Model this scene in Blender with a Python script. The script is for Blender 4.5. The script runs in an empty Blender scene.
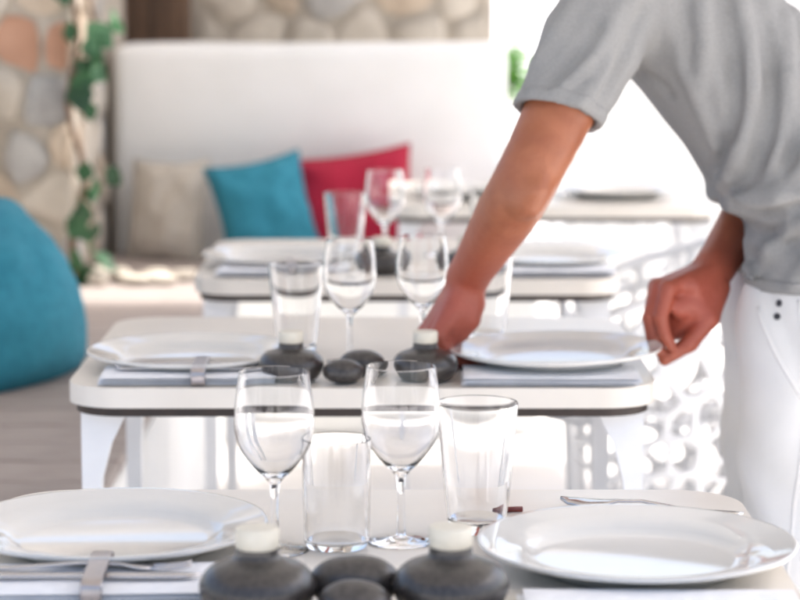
import bpy, bmesh, math, random
import numpy as np
from mathutils import Vector, Matrix, noise
from mathutils.bvhtree import BVHTree

random.seed(7)
R = math.radians
S = bpy.context.scene
COL = S.collection

# ------------------------------------------------------------------ camera
cam_d = bpy.data.cameras.new('camera')
cam = bpy.data.objects.new('camera', cam_d); COL.objects.link(cam)
cam.location = (0, 0, 1.33)
cam.rotation_euler = (R(90 - 7.83), 0, 0)
cam_d.sensor_width = 36.0
cam_d.lens = 108.0
cam_d.clip_start = 0.05
cam_d.clip_end = 2000
cam_d.dof.use_dof = True
cam_d.dof.focus_distance = 2.75
cam_d.dof.aperture_fstop = 5.0
S.camera = cam

# ------------------------------------------------------------------ world and sun
SUN_EL, SUN_AZ = 62.0, 62.0          # azimuth from +Y (view direction) towards +X
w = bpy.data.worlds.new('World'); S.world = w; w.use_nodes = True
nt = w.node_tree
bg = nt.nodes['Background']
sky = nt.nodes.new('ShaderNodeTexSky'); sky.sky_type = 'NISHITA'
sky.sun_disc = False
sky.sun_elevation = R(SUN_EL); sky.sun_rotation = R(SUN_AZ)
sky.air_density = 0.95; sky.dust_density = 5.0; sky.ozone_density = 1.0
nt.links.new(sky.outputs[0], bg.inputs[0]); bg.inputs[1].default_value = 0.15
sd = bpy.data.lights.new('sun', 'SUN'); sun = bpy.data.objects.new('sun', sd); COL.objects.link(sun)
sd.energy = 3.0; sd.angle = R(4); sd.color = (1.0, 0.975, 0.94)
v = Vector((math.sin(R(SUN_AZ)) * math.cos(R(SUN_EL)), math.cos(R(SUN_AZ)) * math.cos(R(SUN_EL)), math.sin(R(SUN_EL))))
sun.rotation_euler = v.to_track_quat('Z', 'Y').to_euler()
sun.location = v * 20

S.view_settings.view_transform = 'Standard'
S.view_settings.look = 'None'
S.view_settings.exposure = 1.38
S.view_settings.gamma = 1.0
S.view_settings.use_curve_mapping = False
S.render.engine = 'CYCLES'
S.cycles.use_denoising = True
S.cycles.max_bounces = 14
S.cycles.transmission_bounces = 14
S.cycles.glossy_bounces = 6
S.cycles.diffuse_bounces = 4
S.cycles.sample_clamp_indirect = 6.0
S.cycles.blur_glossy = 0.5

# ------------------------------------------------------------------ helpers
def lin(r, g, b):
    f = lambda c: (c / 255) / 12.92 if c / 255 <= 0.04045 else ((c / 255 + 0.055) / 1.055) ** 2.4
    return (f(r), f(g), f(b), 1.0)

def mat(name, col, rough=0.5, col2=None, scale=20.0, bump=0.0, bscale=None, spec=0.5, metal=0.0,
        sub=0.0, coat=0.0, per_object=0.0, stretch=(1, 1, 1), attr=None, attr_col=None, detail=4.0, wear=None):
    m = bpy.data.materials.new(name); m.use_nodes = True
    n = m.node_tree.nodes; l = m.node_tree.links
    p = n['Principled BSDF']
    p.inputs['Roughness'].default_value = rough
    p.inputs['Metallic'].default_value = metal
    p.inputs['Specular IOR Level'].default_value = spec
    if coat: p.inputs['Coat Weight'].default_value = coat; p.inputs['Coat Roughness'].default_value = 0.08
    if sub:
        p.inputs['Subsurface Weight'].default_value = sub
        p.inputs['Subsurface Radius'].default_value = (0.012, 0.005, 0.003)
        p.inputs['Subsurface Scale'].default_value = 1.0
    tc = n.new('ShaderNodeTexCoord'); mp = n.new('ShaderNodeMapping')
    mp.inputs['Scale'].default_value = stretch
    l.new(tc.outputs['Object'], mp.inputs[0])
    nz = n.new('ShaderNodeTexNoise'); nz.inputs['Scale'].default_value = scale; nz.inputs['Detail'].default_value = detail
    l.new(mp.outputs[0], nz.inputs['Vector'])
    mx = n.new('ShaderNodeMix'); mx.data_type = 'RGBA'
    mx.inputs[6].default_value = col
    mx.inputs[7].default_value = col2 or tuple(min(1, c * 0.88) for c in col[:3]) + (1,)
    mr = n.new('ShaderNodeMapRange'); mr.inputs[1].default_value = 0.35; mr.inputs[2].default_value = 0.65
    l.new(nz.outputs[0], mr.inputs[0]); l.new(mr.outputs[0], mx.inputs[0])
    out = mx.outputs[2]
    if attr:
        at = n.new('ShaderNodeAttribute'); at.attribute_name = attr
        m2 = n.new('ShaderNodeMix'); m2.data_type = 'RGBA'
        l.new(at.outputs['Fac'], m2.inputs[0]); l.new(out, m2.inputs[6]); m2.inputs[7].default_value = attr_col
        out = m2.outputs[2]
    if per_object:
        oi = n.new('ShaderNodeObjectInfo'); hs = n.new('ShaderNodeHueSaturation')
        a = n.new('ShaderNodeMapRange'); a.inputs[3].default_value = 1 - per_object; a.inputs[4].default_value = 1 + per_object * 0.6
        l.new(oi.outputs['Random'], a.inputs[0]); l.new(a.outputs[0], hs.inputs['Value'])
        l.new(out, hs.inputs['Color']); out = hs.outputs[0]
    l.new(out, p.inputs['Base Color'])
    if bump:
        b = n.new('ShaderNodeBump'); b.inputs['Strength'].default_value = bump; b.inputs['Distance'].default_value = 0.004
        if bscale:
            nb = n.new('ShaderNodeTexNoise'); nb.inputs['Scale'].default_value = bscale; nb.inputs['Detail'].default_value = 6
            l.new(mp.outputs[0], nb.inputs['Vector']); l.new(nb.outputs[0], b.inputs['Height'])
        else:
            l.new(nz.outputs[0], b.inputs['Height'])
        l.new(b.outputs[0], p.inputs['Normal'])
    return m

def glass_mat(name, col=(1, 1, 1, 1), rough=0.0):
    m = bpy.data.materials.new(name); m.use_nodes = True
    p = m.node_tree.nodes['Principled BSDF']
    p.inputs['Base Color'].default_value = col
    p.inputs['Roughness'].default_value = rough
    p.inputs['Transmission Weight'].default_value = 1.0
    p.inputs['IOR'].default_value = 1.47
    return m

M = {}
M['ivory'] = mat('ivory_tabletop', lin(226, 219, 208), 0.30, lin(220, 212, 200), 6, 0.03, 90)
M['edge'] = mat('dark_edge_band', lin(52, 36, 28), 0.5, lin(38, 26, 20), 30)
M['whitemetal'] = mat('white_lacquer', lin(236, 236, 236), 0.4, lin(228, 228, 228), 12)
M['china'] = mat('white_china', lin(226, 223, 217), 0.07, lin(221, 218, 211), 5, coat=0.3)
M['linen'] = mat('white_linen', lin(243, 244, 246), 0.85, lin(235, 236, 239), 60, 0.25, 900)
M['steel'] = mat('steel', (0.62, 0.60, 0.60, 1), 0.18, metal=1.0)
M['ring'] = mat('pewter_ring', (0.50, 0.46, 0.46, 1), 0.28, metal=1.0, scale=60, bump=0.2)
M['black'] = mat('charcoal_ceramic', lin(62, 57, 54), 0.33, lin(46, 42, 40), 180, 0.06, 220, coat=0.25)
M['pebble'] = mat('dark_pebble', lin(72, 67, 64), 0.36, lin(48, 44, 42), 140, 0.08, 160, coat=0.2)
M['cream'] = mat('cream_stopper', lin(226, 220, 204), 0.55, lin(214, 206, 188), 40, 0.1, 200)
M['glass'] = glass_mat('clear_glass')
M['plaster'] = mat('white_plaster', lin(244, 243, 240), 0.85, lin(236, 235, 231), 3, 0.35, 22)
M['floor'] = mat('pale_floor', lin(232, 229, 225), 0.55, lin(222, 218, 213), 2.0, 0.1, 40)
M['plank'] = mat('weathered_plank', lin(174, 163, 157), 0.6, lin(150, 138, 132), 9, 0.25, None, per_object=0.10, stretch=(1.2, 14, 14))
M['teal'] = mat('teal_fabric', lin(46, 130, 150), 0.9, lin(38, 118, 138), 45, 0.35, 600)
M['red'] = mat('crimson_fabric', lin(170, 24, 56), 0.9, lin(158, 20, 50), 45, 0.35, 600)
M['beige'] = mat('beige_fabric', lin(206, 198, 186), 0.9, lin(196, 188, 176), 45, 0.35, 600)
M['dgrey'] = mat('dark_grey_fabric', lin(74, 74, 76), 0.9, lin(64, 64, 66), 45, 0.35, 600)
M['mortar'] = mat('mortar', lin(188, 178, 164), 0.95, lin(168, 158, 144), 14, 0.5, 40)
M['stone_tan'] = mat('tan_stone', lin(196, 180, 160), 0.9, lin(168, 150, 130), 9, 0.6, 30, per_object=0.12)
M['stone_grey'] = mat('grey_stone', lin(178, 175, 170), 0.9, lin(150, 146, 142), 9, 0.6, 30, per_object=0.12)
M['stone_orange'] = mat('orange_stone', lin(194, 150, 124), 0.9, lin(176, 132, 106), 9, 0.6, 30, per_object=0.08)
M['stone_pale'] = mat('pale_stone', lin(206, 197, 183), 0.9, lin(184, 174, 160), 9, 0.6, 30, per_object=0.10)
M['timber'] = mat('dark_timber', lin(104, 80, 62), 0.8, lin(72, 54, 42), 6, 0.4, None, stretch=(12, 12, 1))
M['leaf'] = mat('ivy_leaf', lin(52, 98, 58), 0.5, lin(36, 78, 42), 20, per_object=0.35)
M['leafpale'] = mat('pale_leaf', lin(92, 138, 96), 0.5, lin(74, 118, 78), 20, per_object=0.15)
M['stem'] = mat('vine_stem', lin(122, 98, 78), 0.85, lin(98, 76, 58), 40, 0.4)
M['skin'] = mat('skin', lin(164, 100, 68), 0.42, lin(150, 87, 57), 26, 0.22, 180, sub=0.05, attr='ruddy', attr_col=lin(172, 85, 66))
M['hair'] = mat('dark_hair', lin(44, 34, 28), 0.6, lin(30, 23, 19), 60, 0.6, 120, stretch=(1, 1, 0.3))
M['tee'] = mat('heather_grey_jersey', lin(152, 151, 149), 0.95, lin(145, 144, 142), 260, 0.3, 700, spec=0.2)
M['trouser'] = mat('white_cotton', lin(234, 232, 229), 0.9, lin(226, 224, 220), 8, 0.25, 420, spec=0.2)
M['shoe'] = mat('white_canvas', lin(226, 224, 222), 0.8, lin(214, 212, 210), 80, 0.2)
M['dark'] = mat('dark_button', lin(46, 46, 52), 0.4)
M['eye'] = mat('eye_dark', lin(40, 28, 22), 0.2)
M['maroon'] = mat('maroon_wood', lin(110, 34, 26), 0.45, lin(84, 26, 20), 30)
M['chair'] = mat('white_moulded_plastic', lin(226, 226, 226), 0.5, lin(219, 219, 219), 10)

M['added_shade_roof'] = mat('added_shade_grey', lin(196, 194, 190), 0.9, lin(178, 175, 170), 5, 0.3, None, stretch=(1, 14, 1))  # made-up surface of the overhead shade slabs

def finish(name, bm, m, parent=None, smooth=True, angle=None):
    me = bpy.data.meshes.new(name)
    bmesh.ops.recalc_face_normals(bm, faces=bm.faces)
    bm.to_mesh(me); bm.free()
    return obj(name, me, m, parent, smooth, angle)

def obj(name, me, m, parent=None, smooth=True, angle=None):
    if m and not me.materials: me.materials.append(m)
    if smooth:
        me.polygons.foreach_set('use_smooth', [True] * len(me.polygons))
        if angle is not None:
            me.set_sharp_from_angle(angle=R(angle))
    o = bpy.data.objects.new(name, me); COL.objects.link(o)
    if parent: o.parent = parent
    return o

def tag(o, label=None, cat=None, group=None, kind=None):
    if label: o['label'] = label
    if cat: o['category'] = cat
    if group: o['group'] = group
    if kind: o['kind'] = kind
    return o

def empty(name, loc=(0, 0, 0), rz=0.0):
    o = bpy.data.objects.new(name, None); COL.objects.link(o)
    o.location = loc; o.rotation_euler = (0, 0, rz); o.empty_display_size = 0.05
    return o

def copy_tree(o, parent=None):
    kids = [c for c in COL.objects if c.parent == o]
    c = o.copy(); COL.objects.link(c)
    if parent: c.parent = parent
    for k in kids: copy_tree(k, c)
    return c

def lathe(profile, segs=40, bm=None):
    bm = bm or bmesh.new()
    rings = []
    for r, z in profile:
        if r < 1e-6: rings.append([bm.verts.new((0, 0, z))])
        else: rings.append([bm.verts.new((r * math.cos(2 * math.pi * i / segs), r * math.sin(2 * math.pi * i / segs), z)) for i in range(segs)])
    for a, b in zip(rings[:-1], rings[1:]):
        for i in range(segs):
            j = (i + 1) % segs
            if len(a) == 1 and len(b) == 1: continue
            if len(a) == 1: bm.faces.new((a[0], b[j], b[i]))
            elif len(b) == 1: bm.faces.new((a[i], a[j], b[0]))
            else: bm.faces.new((a[i], a[j], b[j], b[i]))
    return bm

def spline(pts, n=6):
    """Catmull-Rom through points"""
    pts = [Vector(p) for p in pts]
    out = []
    for i in range(len(pts) - 1):
        p0 = pts[max(i - 1, 0)]; p1 = pts[i]; p2 = pts[i + 1]; p3 = pts[min(i + 2, len(pts) - 1)]
        for k in range(n):
            t = k / n
            out.append(0.5 * ((2 * p1) + (p2 - p0) * t + (2 * p0 - 5 * p1 + 4 * p2 - p3) * t * t + (3 * p1 - p0 - 3 * p2 + p3) * t ** 3))
    out.append(pts[-1])
    return out

def tube(pts, radii, segs=10, bm=None, cap=True):
    bm = bm or bmesh.new()
    pts = [Vector(p) for p in pts]
    if not hasattr(radii, '__len__'): radii = [radii] * len(pts)
    rings = []; up = None
    for i, p in enumerate(pts):
        d = (pts[min(i + 1, len(pts) - 1)] - pts[max(i - 1, 0)]).normalized()
        if up is None:
            up = d.orthogonal().normalized()
        up = (up - d * up.dot(d)).normalized()
        sd_ = d.cross(up)
        rings.append([bm.verts.new(p + (up * math.cos(2 * math.pi * k / segs) + sd_ * math.sin(2 * math.pi * k / segs)) * radii[i]) for k in range(segs)])
    for a, b in zip(rings[:-1], rings[1:]):
        for i in range(segs):
            j = (i + 1) % segs
            bm.faces.new((a[i], a[j], b[j], b[i]))
    if cap:
        bm.faces.new(rings[0]); bm.faces.new(list(reversed(rings[-1])))
    return bm

def box(bm, x0, x1, y0, y1, z0, z1, bevel=0.0, seg=2):
    vs = [bm.verts.new((x, y, z)) for x in (x0, x1) for y in (y0, y1) for z in (z0, z1)]
    q = [(0, 1, 3, 2), (4, 6, 7, 5), (0, 4, 5, 1), (2, 3, 7, 6), (0, 2, 6, 4), (1, 5, 7, 3)]
    fs = [bm.faces.new([vs[i] for i in f]) for f in q]
    if bevel:
        es = list({e for f in fs for e in f.edges})
        bmesh.ops.bevel(bm, geom=es, offset=bevel, segments=seg, affect='EDGES', profile=0.6)
    return bm

def prism(bm, outline, z0, z1, bevel=0.0, seg=2):
    lo = [bm.verts.new((x, y, z0)) for x, y in outline]
    hi = [bm.verts.new((x, y, z1)) for x, y in outline]
    n = len(outline)
    f0 = bm.faces.new(list(reversed(lo))); f1 = bm.faces.new(hi)
    for i in range(n):
        j = (i + 1) % n
        bm.faces.new((lo[i], lo[j], hi[j], hi[i]))
    if bevel:
        es = list(set(f0.edges) | set(f1.edges))
        bmesh.ops.bevel(bm, geom=es, offset=bevel, segments=seg, affect='EDGES', profile=0.6)
    return bm

def rrect(wx, wy, r, n=8):
    out = []
    for cx, cy, a0 in ((wx - r, wy - r, 0), (-wx + r, wy - r, 90), (-wx + r, -wy + r, 180), (wx - r, -wy + r, 270)):
        for k in range(n + 1):
            a = R(a0 + 90 * k / n)
            out.append((cx + r * math.cos(a), cy + r * math.sin(a)))
    return out

# ------------------------------------------------------------------ ground
bm = bmesh.new(); box(bm, -150, 150, -120, 250, -0.3, 0.0)
tag(finish('floor', bm, M['floor'], smooth=False), kind='structure')

# unseen slabs added overhead to shade the tables, gap left for a sun strip
bm = bmesh.new(); box(bm, -2.4, 2.1, 0.7, 6.9, 2.75, 2.80); box(bm, -2.4, 1.25, 7.35, 9.2, 2.752, 2.798); box(bm, -2.4, -2.2, 6.9, 7.35, 2.752, 2.798)
added_shade_roof = tag(finish('added_shade_roof', bm, M['added_shade_roof'], smooth=False), kind='structure')
for rx_, ry_ in ((2.0, 0.8), (2.0, 6.8), (-2.3, 0.8), (-2.3, 9.1)):
    bm = bmesh.new(); box(bm, rx_ - .05, rx_ + .05, ry_ - .05, ry_ + .05, 0.0, 2.749, 0.006, 2); finish('added_post', bm, M['whitemetal'], added_shade_roof)  # out-of-view supports made up for the added slabs

# ------------------------------------------------------------------ whitewashed bench with plank seat
bench = empty('corner_bench', (-0.5, 7.0, 0))
tag(bench, 'L-shaped whitewashed masonry bench with grey plank seat along the left and far side', 'bench')
def bpart(name, bm, m, **k):
    o = finish(name, bm, m, bench, **k); o.location = (0.5, -7.0, 0); return o
bm = bmesh.new(); box(bm, -1.16, -0.50, 3.2, 6.78, 0, 0.424, 0.02, 3); bpart('base', bm, M['plaster'])
bm = bmesh.new(); box(bm, -1.36, -1.163, 3.2, 6.78, 0, 1.05, 0.04, 4); bpart('backrest', bm, M['plaster'])
bm = bmesh.new(); box(bm, -0.90, 0.40, 6.803, 7.52, 0, 0.424, 0.02, 3); bpart('base', bm, M['plaster'])
# planks: left run (boards across), far run (boards along X)
pm = None
y = 3.22
k = 0
while y < 6.78:
    wd = 0.172
    bm = bmesh.new(); box(bm, -0.37, 0.27, 0.003, wd - 0.004, 0, 0.026, 0.004, 1)
    o = finish('plank', bm, M['plank'], bench, smooth=False)
    o.location = (-0.775 + 0.5 + random.uniform(-.003, .003), y - 7.0, 0.426 + random.uniform(-.001, .001)); y += wd
bm0 = bmesh.new(); box(bm0, -0.57, 0.72, 0.003, 0.168, 0, 0.026, 0.004, 1)
pl = finish('plank', bm0, M['plank'], bench, smooth=False); pl.location = (-0.32 + 0.5, 6.81 - 7, 0.426)
for q in range(1, 4):
    c = pl.copy(); COL.objects.link(c); c.location = (-0.32 + 0.5 + random.uniform(-.004, .004), 6.81 + 0.172 * q - 7, 0.426)
# backrest slab of the far side, soft plaster edges
bm = bmesh.new(); box(bm, -0.90, 0.335, 7.525, 7.80, 0.0, 1.10, 0.05, 5)
bmesh.ops.subdivide_edges(bm, edges=[e for e in bm.edges if e.calc_length() > 0.2], cuts=10, use_grid_fill=True)
for vv in bm.verts:
    nn = noise.noise(vv.co * 3.0) * 0.008
    vv.co += Vector((nn, -abs(nn), nn))
bpart('backrest', bm, M['plaster'])

# pale pebbles heaped on the bench corner
for i in range(9):
    bm = bmesh.new(); bmesh.ops.create_icosphere(bm, subdivisions=3, radius=1)
    sx, sy, sz = random.uniform(.025, .065), random.uniform(.03, .05), random.uniform(.012, .024)
    off = Vector((i * 3.1, 0, 0))
    for vv in bm.verts:
        vv.co *= 1 + 0.18 * noise.noise(vv.co * 1.3 + off)
        vv.co = Vector((vv.co.x * sx, vv.co.y * sy, vv.co.z * sz))
    o = finish('river_stone', bm, M['stone_pale'])
    o.location = (-0.87 + 0.082 * (i % 6) + random.uniform(-.012, .012) + 0.03 * (i // 6), 6.80 - 0.10 * (i // 6) + random.uniform(-.015, .015), 0.452 + sz * 0.85)
    o.rotation_euler = (0, 0, random.uniform(0, 3))
    tag(o, 'small pale rounded stone lying in the row on the plank seat below the ivy', 'stone', 'pale stones along the bench corner')

# ------------------------------------------------------------------ stone walls
def clip_cell(poly, a, b):
    """keep side of poly nearer to a than b"""
    mx, my = (a[0] + b[0]) / 2, (a[1] + b[1]) / 2
    nx, ny = b[0] - a[0], b[1] - a[1]
    f = lambda p: (p[0] - mx) * nx + (p[1] - my) * ny
    out = []
    for i in range(len(poly)):
        p, q = poly[i], poly[(i + 1) % len(poly)]
        fp, fq = f(p), f(q)
        if fp <= 0: out.append(p)
        if fp * fq < 0:
            t = fp / (fp - fq); out.append((p[0] + (q[0] - p[0]) * t, p[1] + (q[1] - p[1]) * t))
    return out

def voronoi(pts, w_, h_):
    cells = []
    for i, a in enumerate(pts):
        poly = [(0, 0), (w_, 0), (w_, h_), (0, h_)]
        for j, b in enumerate(pts):
            if i != j and abs(a[0] - b[0]) < w_ and poly:
                poly = clip_cell(poly, a, b)
        if len(poly) > 2: cells.append((a, poly))
    return cells

def shrink(poly, d):
    cx = sum(p[0] for p in poly) / len(poly); cy = sum(p[1] for p in poly) / len(poly)
    out = []
    for p in poly:
        L = math.hypot(p[0] - cx, p[1] - cy)
        t = max(0.3, 1 - d / max(L, 1e-4))
        out.append((cx + (p[0] - cx) * t, cy + (p[1] - cy) * t))
    return out

def chaikin(poly, it=1):
    for _ in range(it):
        o = []
        for i in range(len(poly)):
            p, q = poly[i], poly[(i + 1) % len(poly)]
            o += [(p[0] * .75 + q[0] * .25, p[1] * .75 + q[1] * .25), (p[0] * .25 + q[0] * .75, p[1] * .25 + q[1] * .75)]
        poly = o
    return poly

def stone_wall(wall, w_, h_, dx, dz, place, seed, picks=()):
    """place(u, z, depth) -> local position in wall"""
    rnd = random.Random(seed)
    pts = []
    r = 0
    z = dz / 2
    while z < h_:
        x = dx / 2 + (r % 2) * dx / 2 - dx / 2
        while x < w_ + dx / 2:
            pts.append((min(max(x + rnd.uniform(-.3, .3) * dx, .01), w_ - .01), min(max(z + rnd.uniform(-.22, .22) * dz, .01), h_ - .01))); x += dx
        z += dz; r += 1
    for c, poly in voronoi(pts, w_, h_):
        poly = chaikin(shrink(poly, rnd.uniform(0.006, 0.022)), 1)
        poly = [(p_[0] + rnd.uniform(-.006, .006), p_[1] + rnd.uniform(-.006, .006)) for p_ in poly]
        proud = rnd.uniform(0.008, 0.026)
        bm = bmesh.new()
        rings = []
        for t, dep in ((0, -0.02), (0.0, proud * 0.55), (0.014, proud * 0.9), (0.04, proud)):
            pp = shrink(poly, t)
            rings.append([bm.verts.new(place(u, zz, dep)) for u, zz in pp])
        for a, b in zip(rings[:-1], rings[1:]):
            for i in range(len(a)):
                j = (i + 1) % len(a); bm.faces.new((a[i], a[j], b[j], b[i]))
        bm.faces.new(rings[-1])
        kind = rnd.choice(['stone_tan', 'stone_grey', 'stone_pale', 'stone_tan', 'stone_pale'])
        for (pu, pz, rad, kk) in picks:
            if math.hypot(c[0] - pu, c[1] - pz) < rad: kind = kk
        finish('stone', bm, M[kind], wall, angle=50)

wl = empty('stone_wall', (-1.2, 6.80, 0))
tag(wl, 'rough stone pier of tan, grey and orange stones at the left, behind the ivy', 'stone wall')
bm = bmesh.new(); box(bm, -0.6, 0.27, 0.0, 1.48, 0.0, 1.95); finish('core', bm, M['mortar'], wl, smooth=False)
stone_wall(wl, 0.62, 1.30, 0.155, 0.15, lambda u, z, d: (u - 0.345, -d, z + 0.45), 4,
           picks=((0.49, 0.68, .11, 'stone_orange'), (0.49, 0.46, .1, 'stone_grey'), (0.40, 0.68, .1, 'stone_orange')))
stone_wall(wl, 0.70, 1.30, 0.17, 0.15, lambda u, z, d: (0.27 + d, u + 0.01, z + 0.45), 14)
wf = empty('stone_wall', (-0.3, 8.30, 0))
tag(wf, 'pale rubble stone wall rising behind the white bench back', 'stone wall')
bm = bmesh.new(); box(bm, -0.80, 0.62, 0.0, 0.35, 0.0, 2.0); finish('core', bm, M['mortar'], wf, smooth=False)
stone_wall(wf, 1.02, 1.05, 0.2, 0.16, lambda u, z, d: (u - 0.40, -d, z + 0.7), 9)
stone_wall(wf, 0.39, 0.50, 0.2, 0.16, lambda u, z, d: (u - 0.79, -d, z + 0.5), 12)
bm = bmesh.new(); box(bm, -1.06, -0.715, 8.16, 8.296, 1.03, 1.85, 0.012, 2)
tag(finish('timber_block', bm, M['timber']), 'dark brown timber block set in the stone wall above the bench back', 'timber')

# white parapet closing the sunny terrace on the right
bm = bmesh.new(); box(bm, 0.7, 9.0, 10.2, 10.5, 0.0, 1.25, 0.04, 3)
tag(finish('parapet_wall', bm, M['plaster']), 'bright whitewashed parapet wall at the far right of the terrace', 'wall')

# ------------------------------------------------------------------ tables
def make_table():
    t = empty('dining_table')
    bm = bmesh.new(); prism(bm, rrect(0.40, 0.35, 0.075, 10), 0.7215, 0.75, 0.004, 3); finish('tabletop', bm, M['ivory'], t, angle=40)
    bm = bmesh.new(); prism(bm, rrect(0.391, 0.341, 0.068, 10), 0.708, 0.7212); finish('edge_band', bm, M['edge'], t, angle=40)
    for sx in (-1, 1):
        for sy in (-1, 1):
            bm = bmesh.new(); rings = []
            for k_ in range(15):
                t_ = k_ / 14; z_ = 0.7078 * (1 - t_) ** 1.0
                wd = 0.024 + 0.040 * max(0, (z_ - 0.56) / 0.148) ** 2.2
                xo = 0.384
                rings.append([bm.verts.new(p) for p in ((xo * sx, 0.290 * sy, z_), ((xo - wd) * sx, 0.290 * sy, z_), ((xo - wd) * sx, 0.262 * sy, z_), (xo * sx, 0.262 * sy, z_))])
            for a, b in zip(rings[:-1], rings[1:]):
                for i in range(4):
                    j = (i + 1) % 4; bm.faces.new((a[i], a[j], b[j], b[i]))
            bm.faces.new(rings[0]); bm.faces.new(rings[-1])
            finish('leg', bm, M['whitemetal'], t, angle=40)
    return t

TABLES = [(-0.03, 2.30, 'nearest ivory-topped dining table, filling the bottom of the picture'),
          (-0.054, 3.66, 'second ivory-topped dining table, where the waiter sets a plate'),
          (0.013, 4.84, 'third ivory-topped dining table, in front of the far teal cushion'),
          (0.385, 6.27, 'farthest ivory-topped dining table, seen under the waiter\'s arm')]
t0 = make_table()
for i, (x, y, lab) in enumerate(TABLES):
    t = t0 if i == 0 else copy_tree(t0)
    t.location = (x, y, 0); t.scale = (1.045 if i == 1 else 1.015, 1, 1); tag(t, lab, 'table', 'dining tables in a row')

# ------------------------------------------------------------------ chairs (moulded branch pattern)
def pattern_sheet(bm, pts, W, H, pos, rnd, lo=0.0050, hi=0.0085):
    for cpt, poly in voronoi(pts, W, H):
        den = []
        for i in range(len(poly)):
            p, q = poly[i], poly[(i + 1) % len(poly)]
            L = math.hypot(q[0] - p[0], q[1] - p[1]); n = max(1, int(L / 0.018))
            for kk in range(n): den.append((p[0] + (q[0] - p[0]) * kk / n, p[1] + (q[1] - p[1]) * kk / n))
        inn = shrink(den, rnd.uniform(lo, hi))
        for _ in range(2):
            inn = [tuple((inn[i - 1][k_] + 2 * inn[i][k_] + inn[(i + 1) % len(inn)][k_]) / 4 for k_ in (0, 1)) for i in range(len(inn))]
        vo = [bm.verts.new(pos(*p)) for p in den]; vi = [bm.verts.new(pos(*p)) for p in inn]
        for i in range(len(den)):
            j = (i + 1) % len(den); bm.faces.new((vo[i], vo[j], vi[j], vi[i]))
    bmesh.ops.remove_doubles(bm, verts=bm.verts, dist=0.0012)

def make_chair():
    """barrel chair moulded as a net of branches: wrap-around side, seat, short feet"""
    c = empty('branch_chair')
    rnd = random.Random(21)
    A = R(118); Rr = 0.245
    W, H = 2 * A * Rr, 0.70
    pts = [(W * (q + 0.5 + rnd.uniform(-.46, .46)) / 15, H * (r + 0.5 + rnd.uniform(-.46, .46)) / 9) for r in range(9) for q in range(15)]
    def wall(u, v_):
        ph = (u / W - 0.5) * 2 * A
        t = v_ / H
        top = 0.80 - 0.15 * (abs(ph) / A) ** 1.5
        z = 0.055 + (top - 0.055) * t
        r = Rr * (0.86 + 0.14 * t ** 0.7) 
        return Vector((r * math.cos(ph) + 0.035 * t * math.cos(ph), r * math.sin(ph), z))
    bm = bmesh.new(); pattern_sheet(bm, pts, W, H, wall, rnd)
    sh = finish('shell', bm, M['chair'], c)
    so = sh.modifiers.new('thickness', 'SOLIDIFY'); so.thickness = 0.007; so.offset = 0
    n = 36
    rim = [(0, H * k_ / 8) for k_ in range(8)] + [(W * k_ / n, H) for k_ in range(n)] + [(W, H - H * k_ / 8) for k_ in range(9)]
    finish('rim', tube([wall(*p) for p in rim], 0.011, 8), M['chair'], c)
    finish('foot_rail', tube([wall(W * k_ / n, 0) for k_ in range(n + 1)], 0.011, 8), M['chair'], c)
    D2 = 0.44
    pts = [(D2 * (q + 0.5 + rnd.uniform(-.4, .4)) / 6, D2 * (r + 0.5 + rnd.uniform(-.4, .4)) / 6) for r in range(6) for q in range(6)]
    def seat(u, v_):
        x, y = (u / D2 - 0.5) * 2, (v_ / D2 - 0.5) * 2
        xx = x * math.sqrt(1 - y * y / 2); yy = y * math.sqrt(1 - x * x / 2)
        return Vector((xx * 0.222 - 0.005, yy * 0.222, 0.44 - 0.02 * (1 - xx * xx - yy * yy)))
    bm = bmesh.new(); pattern_sheet(bm, pts, D2, D2, seat, rnd)
    se = finish('seat', bm, M['chair'], c)
    so = se.modifiers.new('thickness', 'SOLIDIFY'); so.thickness = 0.007; so.offset = 0
    for ph in (-105, -40, 40, 105):
        p = wall(W * (ph / math.degrees(A) / 2 + 0.5), 0)
        finish('foot', tube([(p.x, p.y, 0.056), (p.x * 1.03, p.y * 1.03, 0.0)], [0.014, 0.011], 10), M['chair'], c)
    return c

CH = [(0.49, 4.86, 0.06, 'white branch-patterned chair tucked under the third table, beside the waiter\'s leg'),
      (0.98, 6.22, -0.12, 'white branch-patterned chair on the right of the farthest table'),
      (0.58, 7.45, 1.4, 'white branch-patterned chair standing behind the farthest table')]
c0 = make_chair()
for i, (x, y, rz, lab) in enumerate(CH):
    c = c0 if i == 0 else copy_tree(c0)
    c.location = (x, y, 0); c.rotation_euler = (0, 0, rz); tag(c, lab, 'chair', 'white branch-patterned chairs')

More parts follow.
